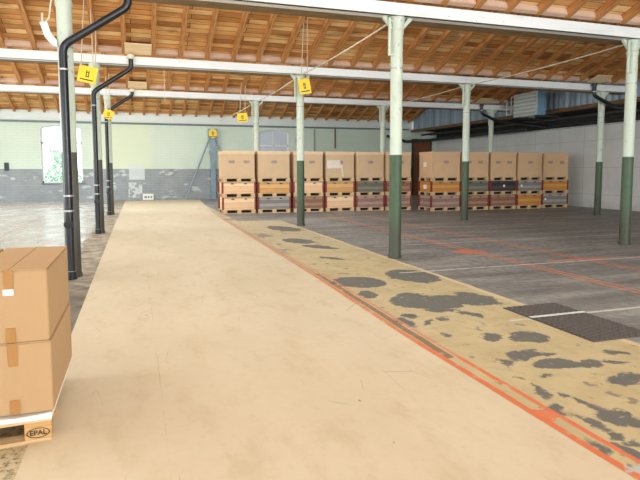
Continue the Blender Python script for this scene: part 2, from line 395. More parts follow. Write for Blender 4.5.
M = dict(
    roof=roof_material(), rafter=wood('rafter_wood', srgb(164, 108, 60), srgb(212, 156, 98), 'y'),
    floor=floor_material(), track=track_material(), back=back_wall_material(), right=right_wall_material(),
    white=plain('white_paint', srgb(228, 230, 228), .5, .06), col=column_material('column_white', srgb(198, 207, 191)),
    green=base_paint('column_green', srgb(70, 90, 66)), grey=base_paint('column_grey', srgb(90, 90, 84)),
    beam=beam_material(), infill=brick_infill_material(), glass=glass_material(),
    black=plain('black_pipe_plastic', srgb(22, 25, 32), .3, .2, 5), metal=plain('galvanised_metal', srgb(176, 178, 176), .35, .12, 8, .6),
    pvc=plain('white_pipe_fitting', srgb(222, 214, 196), .5, .08),
    ply=wood('plywood_board', srgb(234, 204, 160), srgb(244, 218, 178), 'x'),
    soffit=wood('soffit_board', srgb(112, 92, 66), srgb(150, 124, 88), 'x'),
    yellow=plain('yellow_sign_plastic', srgb(246, 206, 20), .45, .06), ink=plain('dark_ink', srgb(40, 38, 30), .6, .1),
    cord=plain('pale_cord', srgb(214, 200, 180), .8, .1), rod=plain('pale_steel_rod', srgb(206, 196, 176), .5, .15),
    pine=plank_crate('pale_pine_planks', srgb(228, 182, 140), srgb(244, 208, 172), .2),
    pine2=plank_crate('honey_pine_planks', srgb(206, 150, 92), srgb(226, 178, 122), .16),
    orange=plank_crate('orange_pine_planks', srgb(196, 128, 62), srgb(218, 158, 90), .14),
    greyw=plank_crate('weathered_grey_planks', srgb(128, 120, 116), srgb(170, 162, 156), .12),
    blackw=plank_crate('near_black_planks', srgb(58, 54, 56), srgb(86, 80, 80), .12),
    brown=plank_crate('reddish_brown_planks', srgb(134, 96, 78), srgb(172, 132, 108), .12),
    mauve=plank_crate('mauve_brown_planks', srgb(142, 112, 104), srgb(184, 150, 136), .12),
    olive=plank_crate('dark_olive_planks', srgb(104, 102, 92), srgb(138, 134, 120), .12),
    red=plain('gap_shade_red', srgb(124, 50, 42), .6, .2), pallet=wood('pallet_wood', srgb(196, 160, 118), srgb(226, 196, 156), 'x'),
    palletf=wood('pallet_wood_worn', srgb(186, 142, 92), srgb(216, 176, 124), 'x'),
    card=cardboard('carton_board', srgb(208, 176, 142)), cardr=cardboard('carton_board_brown', srgb(220, 180, 142)),
    cardn=cardboard('carton_board_near', srgb(186, 152, 114), .05), lid=cardboard('carton_lid', srgb(222, 192, 156)),
    tape=plain('brown_tape', srgb(172, 124, 72), .3, .06), paper=plain('white_paper', srgb(238, 236, 230), .7, .03),
    milk=plain('milky_fill_pane', srgb(232, 232, 230), .4, .03), film=plain('white_film', srgb(222, 206, 192), .35, .08), gray_print=plain('grey_print', srgb(132, 120, 122), .7, .2, 40),
    foam=plain('white_foam_sheet', srgb(240, 236, 228), .7, .05), bluegrey=plain('blue_grey_steel', srgb(136, 154, 168), .45, .12, 4),
    pipegrey=plain('dark_grey_wall_pipe', srgb(120, 132, 138), .45, .1), redp=plain('rusty_red_pipe', srgb(120, 60, 50), .5, .15),
    ac=plain('pale_grey_cabinet', srgb(196, 202, 200), .45, .06), acblue=plain('light_blue_panel', srgb(120, 160, 186), .45, .08),
    recess_dark=plain('lean_to_recess_shade', srgb(58, 50, 44), .8, .3, 3), steel=plain('dark_steel_pipe', srgb(52, 54, 54), .5, .25, 5),
    timber=wood('brown_timber', srgb(104, 78, 58), srgb(140, 108, 80), 'y'), rust=wood('rust_brown_door', srgb(112, 70, 46), srgb(140, 90, 60), 'z'),
    rubber=plain('dark_ribbed_rubber', srgb(84, 76, 74), .6, .15, 20), leaf=plain('pale_leaves', srgb(176, 214, 180), .6, .3, 9), bark=plain('grey_bark', srgb(90, 76, 60), .8, .2),
    grass=plain('outside_grass', srgb(190, 205, 180), .9, .2, 2), lens=plain('lamp_lens', srgb(220, 222, 220), .2, .05), walls=plain('pale_plaster', srgb(214, 220, 212), .7, .05, 2),
)
M['slot_shade'] = plain('painted_slot_shade', srgb(46, 38, 32), .9, .2)  # dark colour imitating the shade inside pallet fork slots
M['frost'] = plain('frosted_lavender_glass', srgb(200, 206, 218), .4, .03)
def blue_clad():
    g = G('blue_cladding', .45, .4)
    x, y, z = g.sep(g.W)[:3]
    k = g.noise(1.0, g.stretch((0, 2.2, 0), g.W), 3)
    c = g.ramp(k, [(.35, srgb(120, 140, 158)), (.55, srgb(156, 174, 190)), (.7, srgb(190, 202, 212))])
    g.color(c); return g.m
M['blue'] = blue_clad()

# ---------------------------------------------------------------- setting
XL, XR, YB, YF = -9.0, 19.2, 22.3, -19.0
XU = 17.5                      # line of the blue cladding above the lean-to
BAYS = [(-19.1, -15.4, -12.3), (-12.3, -9.2, -6.15), (-6.15, -3.075, 0), (0, 3.075, 6.15), (6.15, 9.22, 12.3), (12.3, 17.3, 22.3)]
ZB, SL = 4.66, .36
bm = B(); box(bm, XL - .3, XR + .3, YF - .3, YB + .3, -.2, 0); struct(obj('floor', bm, M['floor']))
bm = B(); prism(bm, [(.25, YF), (3.28, YF), (3.29, -7), (3.29, -4.5), (3.38, -1.5), (3.41, 0), (3.48, 7.5), (3.58, 11.3), (4.15, 21.5), (.34, 21.5), (.26, 8), (.25, 0)], 'z', .0, .008)
o = obj('floor_track', bm, M['track']); struct(o)

# back wall with two arched windows
def arch(x0, x1, zs, rise, n=10):
    c = (x0 + x1) / 2; w = (x1 - x0) / 2
    return [(c - w * math.cos(PI * k / n) , zs + rise * math.sin(PI * k / n)) for k in range(n + 1)]
WIN = [(-3.66, -1.72, .96, 3.72, .2), (7.62, 9.42, 1.0, 3.72, .2)]
bm = B(); xs = XL
for x0, x1, z0, zs, ri in WIN:
    box(bm, xs, x0, YB, YB + .35, 0, 4.75); box(bm, x0, x1, YB, YB + .35, 0, z0)
    prism(bm, arch(x0, x1, zs, ri) + [(x1, 4.75), (x0, 4.75)], 'y', YB, YB + .35); xs = x1
box(bm, xs, XR + .3, YB, YB + .35, 0, 4.75)
struct(obj('wall_back', bm, M['back']))
for i, (x0, x1, z0, zs, ri) in enumerate(WIN):
    w = struct(link('window_%d' % (i + 1), None)); w.location = (0, 0, 0)
    bm = B(); y0, y1 = YB + .1, YB + .16
    box(bm, x0, x0 + .07, y0, y1, z0, zs); box(bm, x1 - .07, x1, y0, y1, z0, zs); box(bm, x0, x1, y0, y1, z0, z0 + .08)
    A = arch(x0, x1, zs, ri); Bq = arch(x0 + .07, x1 - .07, zs, ri - .06)
    prism(bm, A + Bq[::-1], 'y', y0, y1)
    for t in (.5,): box(bm, x0 + (x1 - x0) * t - .03, x0 + (x1 - x0) * t + .03, y0, y1, z0, zs + ri - .03)
    box(bm, x0, x1, y0, y1, 2.98, 3.06)
    obj('window_frame', bm, M['white'], w)
    bm = B(); prism(bm, [(x0 + .02, z0 + .02), (x1 - .02, z0 + .02)] + arch(x0 + .02, x1 - .02, zs, ri - .03)[::-1], 'y', YB + .125, YB + .135)
    obj('pane', bm, M['glass'] if i == 0 else M['frost'], w)
    bm = B(); box(bm, x0 - .08, x1 + .08, YB - .06, YB + .1, z0 - .07, z0, .01); obj('window_sill', bm, M['pipegrey'] if i == 0 else M['white'], w)
    bm = B(); A = arch(x0 - .1, x1 + .1, zs, ri + .1); prism(bm, A + arch(x0, x1, zs, ri)[::-1], 'y', YB - .025, YB); obj('arch_moulding', bm, M['walls'], w)

# side and front walls; wall_left carries big factory windows, wall_front added ones for fill light
def window_wall(name, axis, c, a0, a1, wins, z0, z1, top, m, thick):
    bm = B()
    def bx(u0, u1, za, zb):
        if axis == 'x': box(bm, min(c, c + thick), max(c, c + thick), u0, u1, za, zb)
        else: box(bm, u0, u1, min(c, c + thick), max(c, c + thick), za, zb)
    u = a0
    for w0, w1 in wins:
        bx(u, w0, 0, top); bx(w0, w1, 0, z0); bx(w0, w1, z1, top); u = w1
    bx(u, a1, 0, top)
    struct(obj(name, bm, m))
n = 3
LW = [(-11 + 6.15 * k, -11 + 6.15 * k + 4.0) for k in range(5)]
LW = [(-17.3, -13.3)] + LW
window_wall('wall_left', 'x', XL, YF, YB, LW, 1.0, 3.9, 5.2, M['walls'], -.3)
FW = [(-7, -3), (-1.5, 2.5), (4, 8), (9.5, 13.5)]  # unseen front windows, made up to bring fill light
window_wall('wall_front', 'y', YF, XL - .3, XR + .3, FW, 1.0, 3.9, 5.2, M['walls'], -.3)
for k, (a, b) in enumerate(LW + FW):
    w = struct(link('window_%d' % (k + 3), None)); bmf = B(); bmg = B()
    for t in range(5):
        u = a + (b - a) * t / 4
        if k < 6: box(bmf, XL - .2, XL - .14, u - .03, u + .03, 1, 3.9)
        else: box(bmf, u - .03, u + .03, YF - .2, YF - .14, 1, 3.9)
    for zz in (1.03, 2.4, 3.87):
        if k < 6: box(bmf, XL - .2, XL - .14, a, b, zz - .03, zz + .03)
        else: box(bmf, a, b, YF - .2, YF - .14, zz - .03, zz + .03)
    if k < 6: box(bmg, XL - .175, XL - .165, a, b, 1, 3.9)
    else: box(bmg, a, b, YF - .175, YF - .165, 1, 3.9)
    obj('window_frame', bmf, M['white'], w); obj('pane', bmg, M['glass'], w)
bm = B(); box(bm, XR, XR + .3, YF, YB, 0, 3.42); struct(obj('wall_right', bm, M['right']))
bm = B(); box(bm, XR + .02, XR + .3, YF, YB, 3.42, 4.2); struct(obj('wall_right_top', bm, M['recess_dark']))  # dark colour stands in for the shade of the lean-to recess
bm = B(); prism(bm, [(XU + .1, 4.12), (XR + .3, 3.98), (XR + .3, 4.06), (XU + .1, 4.2)], 'y', YF, YB); struct(obj('ceiling_lean_to', bm, M['recess_dark']))

# roof: a row of gables; each bay has a slope that falls to the beam ahead and one that rises from the beam behind
roof_k = 0
for (ya, yr, yb) in BAYS:
    zr = ZB + SL * (yb - yr); sa = (zr - ZB) / (yr - ya)
    for (y0, z0, y1, z1, fall) in ((ya, ZB, yr, zr, False), (yr, zr, yb, ZB, True)):
        roof_k += 1
        ln = math.hypot(y1 - y0, z1 - z0); ang = math.atan2(z1 - z0, y1 - y0)
        bm = B(); box(bm, XL - .3, XU + .25, 0, ln, 0, .03)
        o = obj('ceiling_%d' % roof_k, bm, M['roof']); o.location = (0, y0, z0); o.rotation_euler = (ang, 0, 0); struct(o)
        if fall and yb > -1:
            me = None
            for k in range(-12, 26):
                x = k * .686 + .02
                if me is None:
                    b2 = B(); box(b2, -.055, .055, .02, ln - .06, -.15, 0); r = obj('rafter', b2, M['rafter'], o); me = r.data
                else: r = link('rafter', me, None, o)
                r.location.x = x + random.uniform(-.012, .012)
            me = None; blocks = []
            for k in range(-12, 25):
                x = k * .686 + .02
                if me is None:
                    b2 = B(); box(b2, .06, .63, ln - .16, ln - .04, -.13, -.005, .008); r = obj('infill_block', b2, M['infill'], o); me = r.data
                elif yb > 22 : break
                else: r = link('infill_block', me, None, o)
                r.location.x = x
        if not fall:
            # made-up roof window strip, unseen, added to bring fill light
            w = struct(link('window_%d' % (20 + roof_k), None)); w.location = (0, y0, z0); w.rotation_euler = (ang, 0, 0)
            c0, c1 = ln * .25, ln * .85
            b2 = B(); b3 = B()
            box(b3, XL + 1, 15.5, c0, c1, -.03, -.02)
            for k in range(19):
                x = XL + 1 + k * (15.5 - XL - 1) / 18; box(b2, x - .025, x + .025, c0, c1, -.05, -.001)
            for v in (c0, c1): box(b2, XL + 1, 15.5, v - .025, v + .025, -.05, -.001)
            obj('window_frame', b2, M['white'], w); obj('pane', b3, M['milk'], w)

# blue corrugated gable cladding over the right-hand row, timber beam under it
def roof_z(y):
    for a, r, b in BAYS:
        if a <= y <= b:
            zr = ZB + SL * (b - r)
            return ZB + (zr - ZB) * (y - a) / (r - a) if y < r else ZB + SL * (b - y)
    return ZB
bm = B(); ys = []; y = -18.9; k = 0
while y < YB:
    ys.append((y, (0, .035, .035, 0)[k % 4])); y += (.11, .04, .11, .04)[k % 4]; k += 1
prev = None
for y, dx in ys:
    v = [bm.verts.new((XU + dx + e, y, z)) for e in (0, .02) for z in (4.02, roof_z(y) - .01)]
    if prev:
        bm.faces.new((prev[0], prev[1], v[1], v[0])); bm.faces.new((prev[2], v[2], v[3], prev[3])); bm.faces.new((prev[0], v[0], v[2], prev[2])); bm.faces.new((prev[1], prev[3], v[3], v[1]))
    prev = v
struct(obj('wall_right_upper', bm, M['blue']))
bm = B(); box(bm, XU - .12, XU + .14, YF, YB, 3.96, 4.1); struct(obj('trim_1', bm, M['timber']))
# rust-brown door beyond the crates
dr = struct(link('door_1', None))
bm = B(); box(bm, 17.55, 18.75, YB - .05, YB, 0, 3.45); obj('door_leaf', bm, M['rust'], dr)
bm = B(); box(bm, 17.45, 17.55, YB - .08, YB, 0, 3.55); box(bm, 18.75, 18.85, YB - .08, YB, 0, 3.55); box(bm, 17.45, 18.85, YB - .08, YB, 3.45, 3.55); obj('door_frame', bm, M['steel'], dr)
bm = B(); box(bm, -60, 60, YB + .5, 80, -.3, -.2); box(bm, -60, XL - .5, -40, YB + .5, -.3, -.2); struct(obj('ground', bm, M['grass']))

# ---------------------------------------------------------------- beams
for j, (yy, lab) in enumerate([(0, 'white steel roof beam nearest the camera, crossing above the front columns'), (6.15, 'white steel roof beam over the second row of columns'), (12.3, 'thin-looking white roof beam farthest back, just before the end wall')]):
    t = thing('roof_beam', lab, 'beam', (0, yy, 4.28), 'white roof beams')
    bm = B(); box(bm, XL, XU, -.14, -.06, 0, .2, .008); box(bm, XL, XU, -.16, .1, .0, .025); box(bm, XL, XU, -.15, .0, .185, .205); obj('beam_web', bm, M['beam'], t)
    bm = B(); box(bm, XL, XU, -.055, .1, .03, .17); box(bm, XL, XU, .1, .46, .0, .03); obj('soffit_board', bm, M['soffit'], t)

# ---------------------------------------------------------------- columns
def column(x, y, lab, basemat, basename='painted_base', side=True, r=.108):
    t = thing('column', lab, 'column', (x, y, 0), 'columns holding up the roof beams')
    bm = B(); lathe(bm, [(r, 1.87), (r * 1.0, 3.0), (r * .98, 3.95), (r * 1.1, 4.0), (r * 1.1, 4.05), (r * .98, 4.07), (r * 1.25, 4.2), (r * 1.3, 4.28)], 0, 0); obj('shaft', bm, M['col'], t, True)
    bm = B(); lathe(bm, [(r * 1.12, 0), (r * 1.12, .05), (r * 1.02, .07), (r * 1.01, 1.87)], 0, 0); obj('painted_base', bm, M[basemat], t, True)
    if side:
        for s in (-1, 1):
            bm = B(); prism(bm, [(s * r * .8, 4.05), (s * (r + .17), 4.25), (s * (r + .17), 4.28), (s * (r + .1), 4.28), (s * r * .8, 4.12)], 'y', -.03, .03)
            obj('bracket', bm, M['col'], t)
    if side:
        bm = B(); tube(bm, [(-r - .06, -.06, 3.6), (-r - .06, -.06, 4.25)], .028); tube(bm, [(-r - .06, -.06, 4.2), (-.02, -.06, 4.2)], .02); tube(bm, [(-r - .06, -.06, 3.62), (-.02, -.06, 3.62)], .02)
        obj('side_pipe', bm, M['col'], t, True)
    bm = B(); lathe(bm, [(r * 1.06, 3.38), (r * 1.06, 3.41)], 0, 0); obj('ring', bm, M['metal'], t)
    return t
cols = [(-.04, 0, 'grey-footed white column directly behind the nearest black downpipe', 'grey', False), (-.02, 6.15, 'white column behind the second black downpipe', 'grey', False), (-.0, 12.3, 'white column behind the farthest, shortest-looking black downpipe', 'grey', False),
        (5.34, .02, 'white and green column in mid-picture, the one rising to the front beam', 'green', True), (5.38, 6.2, 'white and green column with yellow sign, in front of the third carton stack', 'green', True), (5.4, 12.33, 'white column between the first two stacks, its foot hidden behind them', 'green', True),
        (10.8, .05, 'large white and green column at the right edge of the photo', 'green', True), (10.85, 6.2, 'white and green column in front of the orange-crate stack', 'green', True), (10.8, 12.3, 'white column standing up behind the middle stacks of cartons', 'green', True),
        (16.25, 6.2, 'white and green column near the right white wall, beside the right-edge column', 'green', True), (16.15, 12.3, 'thin white column rising behind the right-hand cartons, below the grey cabinet', 'green', True)]
for x, y, lab, bmn, sd in cols: column(x, y, lab, bmn, side=sd)

# ---------------------------------------------------------------- black downpipes beside the left columns
def downpipe(y, zk, lab):
    t = thing('downpipe', lab, 'pipe', (-.05, y, 0), 'black downpipes along the left columns')
    X = .9
    bm = B(); tube(bm, [(0, 0, 0), (0, 0, zk), (X, 0, zk + .62), (X, 0, 4.44)], .057, 16, True, .1); obj('pipe', bm, M['black'], t, True)
    for z in (.1, 1.0, 1.22, zk - .35):
        bm = B(); lathe(bm, [(.062, z), (.07, z), (.07, z + .025), (.062, z + .025)], 0, 0, 20); box(bm, -.015, .015, .06, .12, z, z + .025); obj('clamp', bm, M['metal'], t)
    bm = B(); tube(bm, [(0, -.03, .82), (0, -.1, .82)], .06, 18); tube(bm, [(0, -.1, .82), (0, -.115, .82)], .068, 18); obj('cleanout_cap', bm, M['black'], t, True)
    bm = B(); lathe(bm, [(.066, .0), (.078, .0), (.078, .12), (.066, .12)], 0, 0, 20); obj('foot_socket', bm, M['black'], t, True)
    bm = B(); lathe(bm, [(.06, 4.4), (.085, 4.4), (.09, 4.5), (.06, 4.5)], X, 0, 20); obj('pipe_collar', bm, M['pvc'], t, True)
    return t
downpipe(-.22, 3.38, 'thick black downpipe nearest the camera, behind the big brown cartons')
downpipe(5.93, 3.55, 'second black downpipe, with the tilted yellow sign at its elbow')
downpipe(12.08, 3.66, 'farthest black downpipe at left, round yellow sign over its elbow')
for yy, xx, lab in ((6.15, 1.03, 'pale plywood board above the second downpipe elbow at left'), (12.3, 1.03, 'small pale plywood board above the farthest downpipe'), (6.15, 15.7, 'pale plywood board above the black pipe elbow at right'), (12.3, 15.5, 'small pale board above the farthest pipe elbow at right')):
    zb = lambda q: roof_z(q) - .185
    bm = B(); prism(bm, [(yy - .16, zb(yy - .16)), (yy - .62, zb(yy - .62)), (yy - .62, zb(yy - .62) + .018), (yy - .16, zb(yy - .16) + .018)], 'x', xx - .32, xx + .32)
    tag(obj('plywood_board', bm, M['ply']), lab, 'board', 'plywood boards under the rafters')
def branch_pipe(y, x0, lab):
    t = thing('branch_pipe', lab, 'pipe', (x0, y, 0), 'black drain pipes bending to the right wall')
    bm = B(); tube(bm, [(0, 0, 4.44), (0, 0, 4.08), (.8, 0, 3.78), (XR - x0 - .2, 0, 3.6)], .062, 14, True, .12); obj('pipe', bm, M['black'], t, True)
    bm = B(); lathe(bm, [(.06, 4.4), (.085, 4.4), (.09, 4.5), (.06, 4.5)], 0, 0, 20); obj('pipe_collar', bm, M['black'], t, True)
    bm = B(); lathe(bm, [(.062, 4.2), (.072, 4.2), (.072, 4.23), (.062, 4.23)], 0, 0, 20); obj('clamp', bm, M['metal'], t)
branch_pipe(5.88, 15.6, 'black drain pipe bending right below the second beam, near the right edge')
branch_pipe(12.03, 15.45, 'black drain pipe bending right below the farthest beam')

# ---------------------------------------------------------------- tie rods, cords
def rod(name, pts, r, lab, cat, m='rod'):
    bm = B(); tube(bm, pts, r, 8); tag(obj(name, bm, M[m], None, True), lab, cat, {'tie_rod': 'tie rods between the columns', 'lean_to_pipe': 'pipes under the lean-to', 'conduit': 'conduits on the end wall'}.get(name))
def sag(a, b, s, n=8):
    a, b = Vector(a), Vector(b); return [a.lerp(b, k / n) - Vector((0, 0, s * 4 * (k / n) * (1 - k / n))) for k in range(n + 1)]
rod('tie_rod', sag((5.3, 0, 4.25), (5.33, 6.1, 4.25), .05), .015, 'pale tie rod running from the mid-picture column back to the signed column', 'rod')
rod('tie_rod', sag((5.35, 6.2, 4.25), (5.4, 12.3, 4.25), .05), .015, 'pale tie rod slanting down left behind the yellow sign column', 'rod')
rod('tie_rod', sag((5.4, 12.4, 4.25), (5.42, 22.25, 4.35), .05), .018, 'faint tie rod from the farthest beam to the end wall', 'rod')
rod('tie_rod', sag((10.8, .1, 4.25), (10.85, 6.1, 4.25), .05), .015, 'pale tie rod slanting under the roof from the right-edge column', 'rod')
rod('tie_rod', sag((10.85, 6.25, 4.25), (10.8, 12.3, 4.25), .05), .015, 'pale tie rod from the orange-crate column back to the farthest beam', 'rod')

# ---------------------------------------------------------------- yellow signs
def hanging_sign(c, w, h, tilt, lab, cords, round_=False):
    t = thing('hanging_sign', lab, 'sign', c, 'yellow signs')
    bm = B()
    if round_:
        pts = [(w / 2 * math.cos(2 * PI * k / 20), h / 2 * math.sin(2 * PI * k / 20)) for k in range(20)]
        prism(bm, pts, 'y', -.006, .006)
    else: box(bm, -w / 2, w / 2, -.006, .006, -h / 2, h / 2, .003)
    p = obj('sign_board', bm, M['yellow'], t)
    bm = B()
    box(bm, -w * .36, w * .36, -.009, -.0065, -h * .36, -h * .29)          # bar of small text
    prism(bm, [(-w * .1, -h * .16), (w * .1, -h * .16), (w * .1, -h * .1), (-w * .1, -h * .1)], 'y', -.009, -.0065)
    for k in (-.06, .06): box(bm, w * k - w * .025, w * k + w * .025, -.009, -.0065, -h * .1, h * .24)
    box(bm, -w * .1, w * .1, -.009, -.0065, h * .1, h * .14)
    q = obj('sign_print', bm, M['ink'], p)
    p.rotation_euler = (0, tilt, 0)
    for a, b in cords:
        bm = B(); tube(bm, [Vector(a) - Vector(c), Vector(b) - Vector(c)], .011, 6); obj('cord', bm, M['cord'], t)
    return t
def slope_pt(x, y): return (x, y, roof_z(y) - .05)
hanging_sign((-.16, 5.72, 3.93), .42, .4, .2, 'square yellow sign hanging tilted at the second downpipe', [((-.3, 5.72, 4.1), slope_pt(-.07, 4.2)), ((-.02, 5.72, 4.08), slope_pt(.05, 4.15)), ((.02, 5.72, 4.1), slope_pt(.12, 4.9))])
hanging_sign((5.42, 5.9, 3.93), .34, .42, -.18, 'square yellow sign hanging tilted at the top of the column before the cartons', [((5.32, 5.9, 4.1), slope_pt(4.85, 4.06)), ((5.5, 5.9, 4.12), slope_pt(4.93, 4.05))])
hanging_sign((.04, 11.85, 3.56), .36, .34, .1, 'small round yellow sign in front of the farthest downpipe', [((-.02, 11.85, 3.7), slope_pt(0, 11.4)), ((.1, 11.85, 3.7), slope_pt(.1, 11.4))], True)
hanging_sign((4.8, 12.0, 3.6), .4, .34, -.1, 'small yellow sign hanging under the farthest beam, above the first carton stack', [((4.7, 12.0, 3.75), slope_pt(4.7, 11.6)), ((4.9, 12.0, 3.75), slope_pt(4.85, 11.6))])
rod('loose_rope', [(1.9, 10.9, roof_z(10.9) - .05), (1.92, 11.0, 4.0)], .008, 'pale rope dangling from the boards between the two left signs', 'cord', 'cord')

# flood lamp hung beside nearest left column
t = thing('flood_lamp', 'white curved lamp with bracket hung left of the nearest white column', 'lamp', (-.24, -.02, 3.6))
bm = B(); prism(bm, [(-.12, .12), (-.02, .13), (.02, -.02), (.1, -.12), (.11, -.22), (.03, -.19), (-.06, -.08)], 'y', -.06, .06); obj('lamp_head', bm, M['lens'], t)
bm = B(); tube(bm, [(-.06, 0, .12), (.0, 0, .2), (.06, 0, .6)], .012, 8); obj('bracket', bm, M['rod'], t)
bm = B(); tube(bm, [(-.09, 0, .11), (-.085, 0, .26)], .015, 8); obj('hook', bm, M['rod'], t)

# ---------------------------------------------------------------- back wall fittings
rod('wall_pipe', [(XL + .1, YB - .09, 4.08), (17.2, YB - .09, 4.12)], .045, 'long grey pipe running high along the end wall', 'pipe', 'pipegrey')
t = thing('braced_post', 'blue-grey steel post with two slanting struts against the end wall', 'post', (5.0, YB - .2, 0))
bm = B(); box(bm, -.13, .13, -.09, .09, 0, 3.7, .01); box(bm, -.2, .2, -.12, .12, 2.55, 2.7, .01); box(bm, -.2, .2, -.12, .12, 0, .04); obj('post', bm, M['bluegrey'], t)
bm = B(); tube(bm, [(-.12, 0, 3.5), (-1.55, -.3, .02)], .045, 10); obj('strut', bm, M['bluegrey'], t, True)
bm = B(); tube(bm, [(.12, 0, 3.5), (1.5, -.3, .02)], .045, 10); obj('strut', bm, M['bluegrey'], t, True)
bm = B(); box(bm, -.25, -.13, -.1, .1, 3.4, 3.9, .01); obj('head_clamp', bm, M['bluegrey'], t)
bm = B(); box(bm, .13, .25, -.1, .1, 3.4, 3.9, .01); obj('head_clamp', bm, M['bluegrey'], t)
hs = hanging_sign((5.0, YB - .36, 3.62), .48, .48, 0, 'round yellow sign on top of the blue-grey braced post', [], True); pass
rod('drop_pipe', [(12.3, YB - .04, 4.1), (12.3, YB - .04, 2.9)], .04, 'short rusty red pipe hanging on the end wall above the fourth carton', 'pipe', 'redp')
rod('conduit', [(7.3, YB - .025, 4.02), (7.3, YB - .025, 0)], .025, 'thin pale conduit on the end wall just left of the arched window', 'pipe', 'white')
rod('conduit', [(11.0, YB - .03, 4.02), (11.0, YB - .03, 0)], .03, 'thin grey conduit on the end wall right of the arched window', 'pipe', 'pipegrey')
t = thing('floor_notice', 'small white notice with dark marks at the foot of the end wall', 'notice', (1.5, YB - .08, 0))
bm = B(); box(bm, -.28, .28, -.02, .04, .0, .34, .01); obj('board', bm, M['paper'], t)
bm = B(); box(bm, -.19, -.08, -.024, -.021, .1, .22); box(bm, -.02, .06, -.024, -.021, .1, .22); box(bm, .12, .2, -.024, -.021, .1, .22); obj('print', bm, M['pipegrey'], t)
bm = B(); box(bm, 9.75, 9.98, YB - .1, YB, 3.2, 3.5, .02); tag(obj('junction_box', bm, M['ac']), 'small grey box on the end wall right of the arched window', 'box')
bm = B(); box(bm, -5.35, -5.15, YB - .08, YB, 1.6, 2.0, .02); tag(obj('switch_box', bm, M['steel']), 'dark switch box on the end wall at the left edge of the photo', 'box')

# ---------------------------------------------------------------- right side fittings
for z, x, r, m, lab in ((3.455, XR - .02, .035, 'ac', 'pale thin pipe along the top of the right white wall'), (3.62, XR - .045, .06, 'steel', 'lower dark pipe running under the lean-to above the right wall'), (3.86, XR - .5, .07, 'steel', 'upper dark pipe running under the lean-to above the right wall'), (3.8, 18.1, .05, 'steel', 'dark pipe under the lean-to closest to the timber edge')):
    rod('lean_to_pipe', [(x, YF + .1, z), (x, YB - .1, z)], r, lab, 'pipe', m)
rod('elbow_pipe', [(15.7, YB - .09, 3.7), (15.9, YB - .3, 3.6), (16.9, YB - .4, 3.35), (18.3, YB - .8, 3.45), (18.3, 12.6, 3.5)], .09, 'fat dark pipe curving from the end wall below the blue cladding', 'pipe', 'steel')
t = thing('air_cabinet', 'pale grey louvred cabinet with light blue end under the roof at right', 'air unit', (16.3, 10.2, 3.82), None)
bm = B(); box(bm, 0, .42, -.72, .72, 0, .95, .015); obj('casing', bm, M['acblue'], t)
bm = B()
box(bm, -.02, .0, -.72, .72, 0, .95)
for k in range(6): prism(bm, [(-.09, .06 + k * .15), (-.02, .06 + k * .15), (-.02, .16 + k * .15), (-.09, .08 + k * .15)], 'y', -.68, .68)
obj('louvre_panel', bm, M['ac'], t)
for q in (-.56, .56):
    bm = B(); box(bm, -.02, 1.2, q - .03, q + .03, -.06, 0); obj('bracket', bm, M['steel'], t)
t = thing('pipe_rack', 'zigzag rack of thin pale pipes left of the grey cabinet', 'rack', (16.5, 11.58, 3.75))
bm = B()
tube(bm, [(1.0, -.5, .15), (0, -.5, .15), (0, -.5, 1.0), (0, -.2, 1.0), (0, -.2, .25), (0, .1, .25), (0, .1, .9), (0, .45, .9), (1.0, .45, .9)], .028, 8)
obj('pipe', bm, M['white'], t)
bm = B(); tube(bm, [(0, -.52, .5), (0, .45, .5), (1.0, .45, .5)], .022, 8); obj('crossbar', bm, M['white'], t)

# ---------------------------------------------------------------- crates, pallets and cartons
def pallet_mesh(w, d, h=.145):
    bm = B(); e = .016
    for k in range(5):
        y0 = k * (d - .12) / 4; box(bm, 0, w, y0, y0 + .12, h - .02, h, .003)
    for k in range(3):
        x0 = k * (w - .1) / 2; box(bm, x0, x0 + .1, 0, d, h - .036, h - .02)
    for i in range(3):
        for k in range(3):
            bw = .15; x0 = i * (w - bw) / 2; y0 = k * (d - .12) / 2; box(bm, x0, x0 + bw, y0, y0 + .12, .018, h - .036, .003)
    for k in range(3):
        y0 = k * (d - .1) / 2; box(bm, 0, w, y0, y0 + .1, 0, .018, .002)
    box(bm, .01, w - .01, .135, .15, .02, h - .04, 0, 1); box(bm, .01, w - .01, d - .15, d - .135, .02, h - .04, 0, 1); box(bm, .16, .175, .13, d - .13, .02, h - .04, 0, 1); box(bm, w / 2 - .012, w / 2 + .012, .01, d - .01, .02, h - .042)  # dark sheets added as painted slot shade, plus a plain centre board
    return bm
DEP = 1.05
def crate(x, y, z, w, h, mat, lab, note=None, dy=0):
    t = thing('wooden_crate', lab, 'crate', (x, y + dy, z), 'plank crates in the two lower tiers of the stacks')
    obj('skid_base', pallet_mesh(w, DEP), [M['pallet'], M['slot_shade']], t)
    bm = B(); box(bm, .025, w - .025, .02, DEP - .02, .145, h - .015, .004); obj('crate_body', bm, M[mat], t)
    for sx in (0, 1):
        for sy in (0, 1):
            bm = B(); x0 = -.035 if sx == 0 else w - .03; y0 = -.0 if sy == 0 else DEP - .07
            box(bm, x0, x0 + .065, y0, y0 + .07, .145, h - .002, .004); obj('gap_shade_strip', bm, M['red'], t)  # dark red strips stand in for shaded crate sides in the gaps
    bm = B(); box(bm, .03, w - .03, .005, .02, h - .045, h - .012); obj('top_batten', bm, M['pallet' if mat in ('pine', 'pine2', 'orange') else mat], t)
    for fx in (.3, .7):
        bm = B(); box(bm, w * fx - .05, w * fx + .05, -.004, .006, h - .08, h - .045); obj('latch', bm, M['ink'], t)
    if note:
        bm = B(); nx = note * w; tube(bm, [(nx, .019, h * .62), (nx, .008, h * .62)], .05, 16); obj('round_label', bm, M['paper'], t)
    return t
